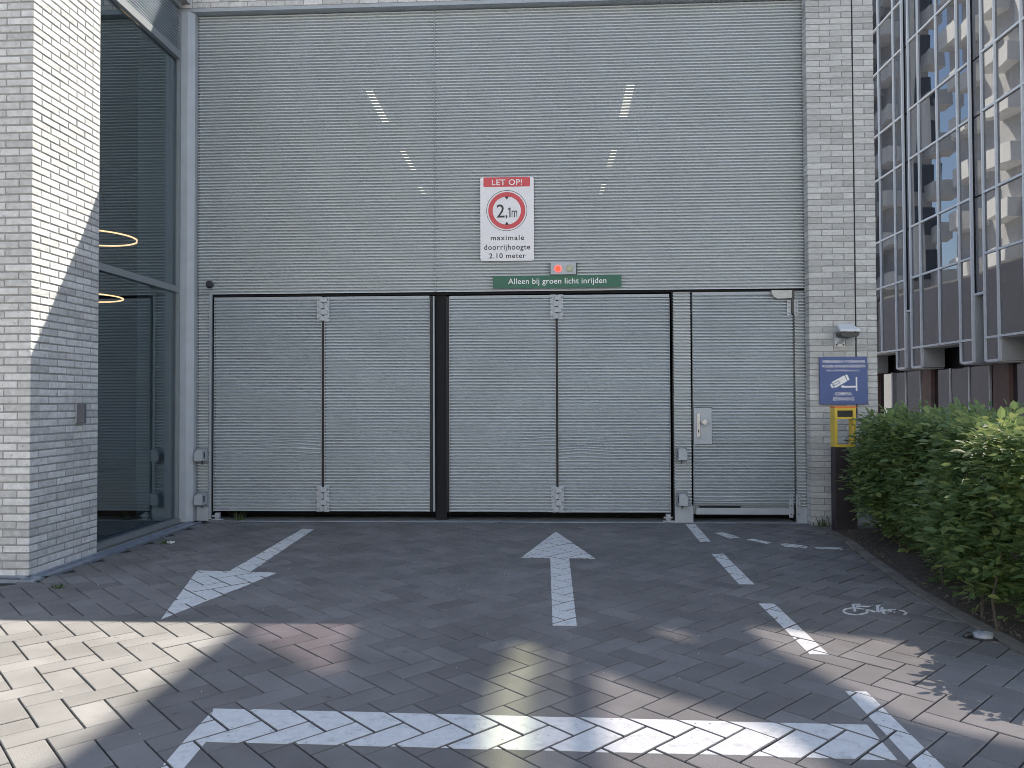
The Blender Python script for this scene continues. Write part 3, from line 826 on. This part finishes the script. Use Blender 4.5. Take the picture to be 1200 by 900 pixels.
while z < 6.04:
    MB().prism([(XG-.03, z+.030), (XG-.01, z+.030), (XG+.022, z+.008), (XG+.022, z), (XG-.0, z)], 1, -1.93, -.1685).build('louvre_slat', 'steel_trim', gw); z += .034
box('louvre_back', 'interior_black', gw, XG-.06, -1.93, 5.546, XG-.045, -.17, 6.059)
dc = thing('drain_channel', 'bluish steel slot drain along the foot of the left pier and window', 'drain', (-4.1, -1.5, 0))
for (a, b) in ((XL+.004, -4.175), (-4.09, -4.055)):
    mb = MB().box(a, -3.0, -.03, b, -.125, .012); mb.build('channel_rail', 'galvanised', dc)
box('channel_bed', 'galvanised', dc, -4.175, -3.0, -.03, -4.09, -.125, -.001)
for (a, b) in ((-3.065, -3.035), (-2.935, -2.894)): box('channel_rail', 'galvanised', dc, -6.6, a, -.03, -4.055, b, .012)
box('channel_bed', 'dark_rubber', dc, -6.6, -3.035, -.03, -4.056, -2.936, -.004)
box('window_apron', 'kerb_concrete', dc, XG-.02, -1.93, -.03, XL, -.132, .003)

lb = thing('lobby', 'dim lobby behind the tall window with a teal end wall', 'room', (-6, -1, 0))
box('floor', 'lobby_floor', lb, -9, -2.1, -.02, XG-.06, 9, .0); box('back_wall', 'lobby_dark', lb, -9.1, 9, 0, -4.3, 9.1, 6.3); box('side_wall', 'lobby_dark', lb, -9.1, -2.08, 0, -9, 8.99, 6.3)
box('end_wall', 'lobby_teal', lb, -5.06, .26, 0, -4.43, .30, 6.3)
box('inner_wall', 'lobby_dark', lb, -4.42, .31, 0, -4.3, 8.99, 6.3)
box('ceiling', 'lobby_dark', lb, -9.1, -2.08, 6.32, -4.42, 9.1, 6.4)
def ring_lamp(x, y, z, r, label):
    t = thing('ring_lamp', label, 'ring lamp', (x, y, z), 'warm ring lamps hanging in the lobby')
    mb = MB(); n = 56; k = 6; rt = .011
    for i in range(n):
        a = 2*math.pi*i/n
        for j in range(k):
            b = 2*math.pi*j/k; q = r+rt*math.cos(b)*1.3; mb.v.append((x+q*math.cos(a), y+q*math.sin(a), z+rt*math.sin(b)))
    for i in range(n):
        for j in range(k): mb.f.append([i*k+j, ((i+1) % n)*k+j, ((i+1) % n)*k+(j+1) % k, i*k+(j+1) % k])
    mb.build('light_ring', 'ring_light', t, smooth=True)
    wz = MB()
    for a in (30, 150, 270): wz.tube([(x+r*math.cos(R(a)), y+r*math.sin(R(a)), z+.017), (x, y, 6.3)], [.003, .003], 4)
    wz.build('suspension_wire', 'dark_plastic', t)
ring_lamp(-6.70, 2.0, 3.83, .6, 'larger glowing ring lamp seen through the upper window pane')
ring_lamp(-7.31, 2.7, 3.05, .6, 'lower glowing ring lamp seen through the window below the transom')

# ---- body of the garage building (roof and side, mostly out of view)
gb = thing('garage_building', 'low garage building behind the ribbed facade', 'building', (0, 6, 0))
box('roof', 'roof_grey', gb, -9.1, .21, 6.41, 3.70, 32.5, 6.5); box('roof', 'roof_grey', gb, -9.1, -2.08, 6.402, -4.62, .2, 6.52)
box('side_wall', 'dark_side', gb, 3.60, .31, 0, 3.72, 32.5, 6.405); box('back_wall', 'dark_side', gb, -9.1, 32.4, 0, 3.59, 32.5, 6.405)
# white brick annex further along, seen mirrored in the office glass
an = thing('brick_annex', 'white brick annex behind the garage, mirrored in the office glass', 'building', (3.4, 36, 0))
box('wall', 'brick_white', an, -2, 33, 0, 3.8, 39.5, 5.6)
box('window', 'tower_glass', an, 3.79, 34.2, .6, 3.83, 36, 4.6)

# ------------------------------------------------------------------ hedge
hg = thing('hedge', 'dense green beech hedge along the right edge of the paving', 'hedge', (3.5, -3.5, 0))
rg = random.Random(11)
leafv = [(0, 0, 0), (.30, .26, .05), (.68, .24, .04), (1.0, 0, -.06), (.68, -.24, .04), (.30, -.26, .05), (.35, 0, -.015), (.7, 0, -.02)]
leaff = [(0, 6, 1), (1, 6, 7, 2), (2, 7, 3), (0, 5, 6), (5, 4, 7, 6), (4, 3, 7)]
lm = MB(); lm.v = leafv; lm.f = [list(f) for f in leaff]
LEAF = bpy.data.meshes.new('leaf'); LEAF.from_pydata(leafv, [], [list(f) for f in leaff]); LEAF.materials.append(MATS['leaf'])
def hx(y, z):                                      # front face of the hedge
    yy = max(-4.2, min(-.9, y)); return 3.35+(yy+.9)*.16+.10*max(0, min(1, (y+1.5)/.6))+ .10*math.sin(y*2.3+z*1.7)+.07*math.sin(y*5.1-z*4.3+1)-.08*math.sin(min(1, max(0, z/1.2))*math.pi)
def hz(x, y): return 1.15-.03*max(0, -y-2.2)+.045*math.sin(x*4+y*2.7)+.035*math.sin(y*6.1+x*2)
def hy(x, z): return -.72+.07*math.sin(x*5+z*4)+.06*math.sin(z*7)
leaves = []
def spray(p, d, up, n, ln):
    d = d.normalized(); s = d.cross(up).normalized(); u = s.cross(d)
    for i in range(n):
        t = (i+.4)/n*ln; q = p+d*t-Vector((0, 0, .35*t*t))
        side = -1 if i % 2 else 1
        ld = (d*.55+s*side*.8+Vector((0, 0, rg.uniform(-.28, .1)))).normalized()
        if i == n-1: ld = d
        nn = (u+Vector((rg.gauss(0, .28), rg.gauss(0, .28), rg.gauss(0, .2)))).normalized()
        L = rg.uniform(.045, .095)
        yv = nn.cross(ld).normalized(); zz = ld.cross(yv)
        m = Matrix((ld*L, yv*L*rg.uniform(.85, 1.05), zz*L)).transposed().to_4x4(); m.translation = q
        leaves.append(m)
def addface(count, fn):
    for _ in range(count):
        r = fn()
        if r is None: continue
        p, out = r
        d = (out*rg.uniform(.3, 1)+Vector((rg.uniform(-.8, .8), rg.uniform(-.8, .8), rg.uniform(-.35, .45)))).normalized()
        spray(p, d, Vector((rg.gauss(0, .25), rg.gauss(0, .25), 1)), rg.randint(4, 7), rg.uniform(.12, .24))
def ffront():
    y = rg.uniform(-4.7, -.75); z = 1.2*rg.random()**.8
    zmin = .09+.06*math.sin(y*3) if y < -2.2 else .05
    if z < zmin and rg.random() < .93: return None
    g = math.sin(y*7.3+z*9)*math.sin(y*3.1-z*6+2)
    if g > .72 and rg.random() < .6: return None
    dep = abs(rg.gauss(0, .11)); return Vector((hx(y, z)+dep+(.12 if z < .35 else 0), y, z)), Vector((-1, 0, .15))
def ftop():
    x = rg.uniform(2.9, 4.7); y = rg.uniform(-4.7, -.7)
    if x < hx(y, 1.1)-.03: return None
    return Vector((x, y, hz(x, y)-abs(rg.gauss(0, .09)))), Vector((0, -.1, .6))
def fend():
    x = rg.uniform(3.46, 4.7); z = rg.uniform(.08, 1.18); return Vector((x, hy(x, z)-abs(rg.gauss(0, .09)), z)), Vector((-.2, .8, .1))
def fin():
    y = rg.uniform(-4.6, -.8); return Vector((hx(y, .6)+rg.uniform(.15, 1.3), y, rg.uniform(.3, 1.05))), Vector((-.6, 0, .2))
addface(3900, ffront); addface(1900, ftop); addface(700, fend); addface(900, fin)
for (x, y) in ((3.75, -1.35), (3.6, -1.5), (3.6, -2.2), (3.75, -2.6), (3.6, -1.9)):    # taller shoots
    b = Vector((x, y, 1.15))
    for k in range(3): spray(b+Vector((0, 0, .04*k)), Vector((rg.uniform(-.5, .5), rg.uniform(-.5, .5), .9)), Vector((.4, -.6, .5)), 5, .17)
def lkey(m):
    d = m.translation-CAMLOC; zc = d.dot(F)
    if zc < .2 or abs(d.dot(R2)/zc) > .66 or abs(d.dot(U2)/zc) > .5: return 99
    p = m.translation
    inn = max(0, p.x-hx(p.y, p.z)) if p.z < 1.12 else 0
    return d.length+inn*12+(0 if p.z > .4 else .5)
order = sorted(leaves, key=lkey)
for m in order[:290]:
    o = link('leaf', LEAF, hg); m2 = m.copy(); m2.translation = m.translation-org(hg); o.matrix_local = m2
fo = MB()
for m in order[290:]:
    b = len(fo.v); fo.v += [tuple(m @ Vector(v)) for v in leafv]; fo.f += [[b+i for i in f] for f in leaff]
me = bpy.data.meshes.new('foliage'); of = org(hg)
me.from_pydata([(x-of.x, y-of.y, z-of.z) for x, y, z in fo.v], [], fo.f); me.materials.append(MATS['leaf'])
link('foliage', me, hg)['kind'] = 'stuff'
y = -.95
while y > -4.6:
    for xx in (.02, .45):
        x = hx(y, .1)+xx+rg.uniform(-.06, .1); yy = y+rg.uniform(-.1, .1)
        MB().tube([(x, yy, -.02), (x+rg.uniform(-.03, .03), yy+.02, .2), (x+rg.uniform(-.06, .06), yy+rg.uniform(-.05, .05), .5), (x+rg.uniform(-.1, .1), yy, .95)], [.009, .008, .006, .004], 6).build('stem', 'bark', hg)
    y -= .36

# ---- planting bed, kerb
bed = MB(); NX, NY = 14, 60
for j in range(NY+1):
    y = -.55-9*j/NY
    for i in range(NX+1):
        x = kerb_x(y)+.06+(4.9-kerb_x(y))*i/NX; t = min(1, i/2)
        bed.v.append((x, y, .004+t*(.02+.018*rg.random())))
for j in range(NY):
    for i in range(NX): a = j*(NX+1)+i; bed.f.append([a, a+NX+1, a+NX+2, a+1])
bed.build('soil_bed', 'soil', smooth=True, kind='structure')
ch = MB()
for _ in range(700):
    y = rg.uniform(-5.6, -.62); x = kerb_x(y)+.13+abs(rg.gauss(0, .16)); s = rg.uniform(.004, .013); a = rg.uniform(0, 3)
    q = [(x+s*math.cos(a), y+s*math.sin(a)), (x-s*.5*math.sin(a), y+s*.5*math.cos(a)), (x-s*math.cos(a), y-s*math.sin(a)), (x+s*.5*math.sin(a), y-s*.5*math.cos(a))]
    ch.prism(q, 2, .010, .019+rg.uniform(0, .010))
ch.build('wood_chips', 'chips', kind='stuff')
kb = bpy.data.objects.new('kerb', None); COL.objects.link(kb); kb['kind'] = 'structure'; ORG[kb] = Vector((0, 0, 0))
y = -.62
while y > -9.2:
    y2 = y-.5+.008; a, b = kerb_x(y), kerb_x(y2); wd = .10
    MB().prism([(a+.004, y), (b+.004, y2), (b+wd, y2), (a+wd, y)], 2, -.03, .012+rg.uniform(-.003, .003)).build('kerb_stone', 'kerb_concrete', kb, bevel=.004)
    y -= .5
box('base_slab', 'kerb_concrete', kb, 2.955, -.6, -.03, 3.75, -.152, -.004)

# ---- litter and weeds
lt = MB(); n = 14; rings = [(.060, 0), (.064, .010), (.054, .024), (.032, .031), (.008, .033)]
for (r, z) in rings:
    for i in range(n):
        a = 2*math.pi*i/n; k = 1+.10*math.sin(3*a+z*60)+.05*math.sin(5*a)
        lt.v.append((2.565+r*k*math.cos(a)*1.05, -4.25+r*k*math.sin(a)*.8, z+.002+.005*math.sin(4*a+1)*(z > .01)))
for k in range(len(rings)-1):
    for i in range(n): lt.f.append([k*n+i, k*n+(i+1) % n, (k+1)*n+(i+1) % n, (k+1)*n+i])
lt.f.append([4*n+i for i in range(n)]); lt.f.append([i for i in range(n)][::-1])
li = thing('crumpled_litter', 'crumpled pale grey piece of litter lying by the kerb', 'litter', (2.565, -4.25, 0))
lt.build('crumpled_shell', 'litter', li, smooth=True)
rm = MB(); rm.prism([(2.565+.082*math.cos(R(a))*1.05, -4.255+.082*math.sin(R(a))*.82) for a in range(0, 360, 24)], 2, .001, .007); rm.build('dark_rim', 'dark_plastic', li)
MB().tube([(2.50, -4.255, .02), (2.47, -4.26, .018), (2.455, -4.265, .008)], [.018, .014, .012], 7).build('dark_end', 'dark_plastic', li)
def weed(x, y, n, h, label):
    mb = MB(); rr = random.Random(int(x*100))
    for _ in range(n):
        a = rr.uniform(0, 6.28); L = h*rr.uniform(.5, 1); bx_, by_ = x+rr.gauss(0, .03), y+rr.gauss(0, .02); wd = .004+.004*rr.random()
        px, py = math.cos(a), math.sin(a); lean = rr.uniform(.2, .9)
        prev = None
        for k in range(4):
            t = k/3; cx = bx_+px*lean*L*t*t; cy = by_+py*lean*L*t*t; cz = L*(t-.25*t*t*lean); ww = wd*(1-t)+.0006
            cur = [(cx-py*ww, cy+px*ww, cz), (cx+py*ww, cy-px*ww, cz)]
            if prev: mb.poly([prev[0], prev[1], cur[1], cur[0]])
            prev = cur
    o = bpy.data.objects.new('weed', mb.mesh('weed', 'weed', Vector((x, y, 0)))); COL.objects.link(o); o.location = (x, y, 0)
    tag(o, label, 'weed', 'small weeds growing in the joints')
weed(-3.68, .02, 34, .15, 'grassy weed under the left end of the garage door')
weed(-3.80, -1.44, 40, .05, 'flat weed on the paving near the drain with white litter in it')
weed(-3.74, -3.25, 26, .05, 'tiny weed tuft in the paving in front of the left brick pier')
weed(3.05, -.24, 26, .16, 'grassy weed at the foot of the right brick pier')
tag(MB().prism([(-3.80, -1.46), (-3.755, -1.455), (-3.74, -1.42), (-3.78, -1.40), (-3.81, -1.42)], 2, .004, .022).build('paper_scrap', 'litter_white', None), 'small white paper scrap in the weed near the drain', 'litter')
rs = MB()
for _ in range(90):
    x = rg.uniform(-3.6, 2.4); y = rg.uniform(-6.2, -.3); s = rg.uniform(.0012, .004)
    rs.prism([(x+s*math.cos(a+.3*x)*rg.uniform(.5, 1), y+s*math.sin(a+.3*x)) for a in (0, 1.3, 2.6, 3.9, 5.2)], 2, .002, .005)
rs.build('paving_crumbs', 'litter_white', kind='stuff')

# ------------------------------------------------------------------ office building on the right
X0 = 10.5
of_ = thing('office_building', 'dark glass office building with white mullions behind the hedge', 'office building', (X0, 10, 0))
ZR = [2.30, 2.86, 4.89, 6.37, 8.35, 9.78, 11.77, 13.2, 15.2]
PB = MB().box(0, 0, 0, 1, 1, 1)
def pn(y0, y1, z0, z1, x, tilt=True):
    key = ('p', round(y1-y0, 3), round(z1-z0, 3))
    if key not in BM:
        BM[key] = MB().box(0, -(y1-y0)/2, -(z1-z0)/2, .02, (y1-y0)/2, (z1-z0)/2).mesh('pane', 'office_glass')
    o = link('pane', BM[key], of_, (x, (y0+y1)/2, (z0+z1)/2))
    if tilt: o.rotation_euler = (0, random.gauss(0, .0035), random.gauss(0, .0045))
bays = [(-.63, 2.55, 5), (3.09, 6.27, 5), (6.81, 9.99, 6), (10.53, 13.73, 7), (14.12, 17.3, 8), (17.75, 20.9, 8)]
for bi, (y0, y1, top) in enumerate(bays):
    cols = [y0, y0+.57, y0+1.60, y0+2.62, y1]
    zr = ZR[:top+1]
    near = bi >= 2
    for c in range(4):
        for r in range(len(zr)-1):
            if r == 0 and c in (1, 2): continue
            pn(cols[c]+.02, cols[c+1]-.02, zr[r]+.02, zr[r+1]-.02, X0+.03)
    for c, y in enumerate(cols):
        zb = zr[0] if c in (0, 1, 3, 4) else zr[1]
        box('mullion', 'mullion', of_, X0-.018, y-.021, zb, X0+.05, y+.021, zr[-1])
    for r, z in enumerate(zr):
        if r == 0:
            for (a, b) in ((cols[0], cols[1]), (cols[3], cols[4])): box('transom', 'mullion', of_, X0-.012, a+.022, z-.03, X0+.05, b-.022, z+.03)
        else:
            for c in range(4): box('transom', 'mullion', of_, X0-.012, cols[c]+.022, z-.026, X0+.05, cols[c+1]-.022, z+.026)
    # soffit and cheeks of the raised middle
    box('soffit_panel', 'soffit', of_, X0+.051, cols[1]+.03, 2.80, 11.12, cols[3]-.03, 2.831)
    box('cheek_panel', 'soffit', of_, X0+.051, cols[3]-.029, 2.28, 11.12, cols[3]+.02, 2.829); box('cheek_panel', 'soffit', of_, X0+.051, cols[1]-.02, 2.28, 11.12, cols[1]+.029, 2.829)
    for (a, b) in ((cols[0], cols[1]-.021), (cols[3]+.021, cols[4])): box('soffit_panel', 'soffit', of_, X0+.051, a, 2.24, 11.12, b, 2.269)
    box('bay_core', 'office_core', of_, X0+.06, y0, 2.84, 11.3, y1, zr[-1])
    # ground floor
    for k in range(3):
        a = y0+.35+k*.95; pn(a+.03, a+.92, .05, 2.23, 11.1, False); box('mullion', 'mullion', of_, 11.07, a-.02, .0, 11.13, a+.02, 2.238)
    # recess towards the next bay
    if bi+1 < len(bays):
        ya, yb = y1, bays[bi+1][0]
        for r in range(2, len(zr)-1): pn(ya+.03, yb-.03, (4.02 if r == 2 else zr[r]+.02), zr[r+1]-.02, X0+.075, False)
        box('recess_sill', 'mullion', of_, X0+.04, ya+.03, 3.94, X0+.2, yb-.03, 4.0)
        for (s0, s1) in ((ya+.0005, ya+.0285), (yb-.0285, yb-.0005)): box('recess_cheek', 'soffit', of_, X0+.052, s0, 2.28, 10.99, s1, 3.93)
        box('column', 'brown_column', of_, 11.0, ya-.06, 0, 11.2, yb+.06, 3.93)
box('core', 'office_core', of_, 11.31, -2.0, 0, 22, 21.2, 11.8); box('core', 'office_core', of_, 11.31, 8, 11.81, 22, 21.2, 13.3); box('core', 'office_core', of_, 11.31, 14.2, 13.31, 22, 21.2, 15.3)
box('ground_floor_back', 'brown_column', of_, 11.16, -2.0, 0, 11.30, 21.2, 2.235)
# added screen out of view, cut and glazed to cast the shade and light patches
XC = 10.6
def lift(x, y, z0=0.):                             # where the sun ray over a ground point meets the screen
    z = z0+(XC-x)/KX; return (y+KY*(z-z0), z)
openings = {
    'tint_pink': [[(-1.90, -3.9), (-1.22, -3.9), (-1.17, -4.5), (-1.08, -5.02), (-1.20, -4.99), (-1.45, -4.72), (-1.88, -4.30)]],
    'tint_lime': [[(-.21, -4.38), (-.05, -4.50), (-.03, -4.9), (-.06, -5.25), (-.06, -6.1), (-.27, -6.1), (-.30, -5.6), (-.31, -5.1)]],
    'tint_clear': [[(2.17, -4.42), (2.5, -4.30), (2.95, -4.50), (2.95, -6.3), (2.45, -6.2), (2.22, -5.97)]],
    'tint_pale': [[(-.01, -4.53), (.085, -4.61), (.06, -6.3), (-.03, -6.3)], [(.215, -4.80), (.25, -4.85), (.56, -5.2), (.86, -5.43), (1.0, -5.6), (1.2, -6.3), (.19, -6.3)],
                  [(.58, -4.13), (.82, -4.19), (.89, -4.42), (.78, -4.37)],
                  [(1.22, -4.05), (1.63, -4.19), (2.04, -4.31), (2.15, -4.40), (2.2, -5.95), (1.93, -5.70), (1.67, -5.55), (1.56, -5.45), (1.45, -5.10), (1.36, -4.80), (1.24, -4.45)]],
}
def curve_poly(polys, name, m, parent, x, th):
    cu = bpy.data.curves.new(name, 'CURVE'); cu.dimensions = '2D'; cu.fill_mode = 'BOTH'; cu.extrude = th/2
    for p in polys:
        s = cu.splines.new('POLY'); s.points.add(len(p)-1); s.use_cyclic_u = True
        for i, (a, b) in enumerate(p): s.points[i].co = (a, b, 0, 1)
    o = bpy.data.objects.new(name, cu); COL.objects.link(o)
    dg = bpy.context.evaluated_depsgraph_get(); dg.update()
    me = bpy.data.meshes.new_from_object(o.evaluated_get(dg)); bpy.data.objects.remove(o); bpy.data.curves.remove(cu)
    oo = org(parent)
    for v in me.vertices: v.co = Vector((x+v.co.z, v.co.x, v.co.y))-oo
    me.materials.clear(); me.materials.append(MATS[m]); me.name = name
    return link(name, me, parent)
ztop = (XC+1.93)/KX
holes = []; glz = []
for tn, ps in openings.items():
    for p in ps: q = [lift(*a) for a in p]; holes.append(q); glz.append((tn, q))
hq = []  # small holes added to the screen for sun spots on the hedge
for (y, z, ry, rz) in ((-3.75, 1.10, .10, .07), (-3.6, .98, .05, .04), (-4.1, .92, .16, .05), (-4.0, .62, .09, .06), (-3.3, .80, .035, .04), (-4.35, 1.12, .25, .09)):
    c = lift(2.9, y, z); q = [(c[0]+ry*math.cos(t), c[1]+rz*1.4*math.sin(t)) for t in [k*math.pi/4 for k in range(8)]]
    hq.append(q)
outer = [(-2.0, 11.85), (7.9, 11.85), (7.9, 13.35), (14.6, 13.35), (14.6, ztop), (-2.0, ztop)]
def inside(p, poly):
    c = False
    for i in range(len(poly)):
        (xa, ya), (xb, yb) = poly[i], poly[i-1]
        if (ya > p[1]) != (yb > p[1]) and p[0] < (xb-xa)*(p[1]-ya)/(yb-ya)+xa: c = not c
    return c
ok = [q for q in hq if not any(inside(a, h) for h in holes for a in q) and all(z > 12.0 for _, z in q)]
curve_poly([outer]+holes+ok, 'added_sun_screen', 'dark_side', of_, XC, .06)
for tn, q in glz: curve_poly([q], 'light_patch_pane', tn, of_, XC, .01)
for q in ok: curve_poly([q], 'light_patch_pane', 'tint_clear', of_, XC, .01)

# ------------------------------------------------------------------ apartment towers behind, seen mirrored in the office glass
def inst(name, m, dims, locs):
    me = MB().box(-dims[0]/2, -dims[1]/2, -dims[2]/2, dims[0]/2, dims[1]/2, dims[2]/2).mesh(name, m)
    for l_ in locs: link(name, me, at, l_)
for (x0, x1, y0, y1, h, lab) in ((-34, -6.4, 36, 43, 50, 'wide pale apartment block with balconies, mirrored in the nearest office bay'),
                                 (-6.1, -4.2, 46, 53, 44, 'slim pale apartment tower with balconies, mirrored in the middle office bay'),
                                 (-3.3, 1.5, 50, 60, 47, 'pale apartment tower with balconies, mirrored in the farthest office bay')):
    at = thing('apartment_tower', lab, 'apartment tower', ((x0+x1)/2, y0, 0), 'apartment towers mirrored in the office glass')
    box('body', 'tower_grey', at, x0, y0, 0, x1, y1, h)
    bal, win, fin = [], [], []
    nb = max(1, int((x1-x0)/6.5))
    for fl in range(1, int(h/3.05)):
        z = fl*3.05
        for k in range(min(nb, 3)):
            x = x1-1.6-k*6.6
            bal.append((x-.4, y0-.7, z+.5)); win.append((x+.2, y0-.02, z+1.6))
            if nb > 1: win.append((x-3.4, y0-.02, z+1.6))
        fin += [(x1+.5, y0+1.7, z+.5), (x1+.5, y1-1.7, z+.5)]
    inst('balcony', 'tower_white', (min(3.2, x1-x0-.5), 1.4, 1.1), bal); inst('window', 'tower_glass', (1.5, .08, 2.0), win)
    inst('side_balcony', 'tower_white', (1.1, 2.2, 1.1), fin)
    inst('corner_pilaster', 'tower_white', (.5, .9, h-.2), [(x1-.2, y0-.4, h/2)])
# unseen building added behind the viewer to bounce sunlight onto the facade
op = thing('bounce_building', 'pale unseen building added behind the viewer to bounce sunlight', 'building', (0, -34, 0))
box('wall', 'tower_white', op, -45, -46, 0, 45, -32, 21)
at = op
inst('window', 'tower_glass', (1.5, .1, 1.9), [(x, -31.98, z) for x in range(-42, 44, 4) for z in (2, 5.2, 8.4, 11.6, 14.8, 18)])
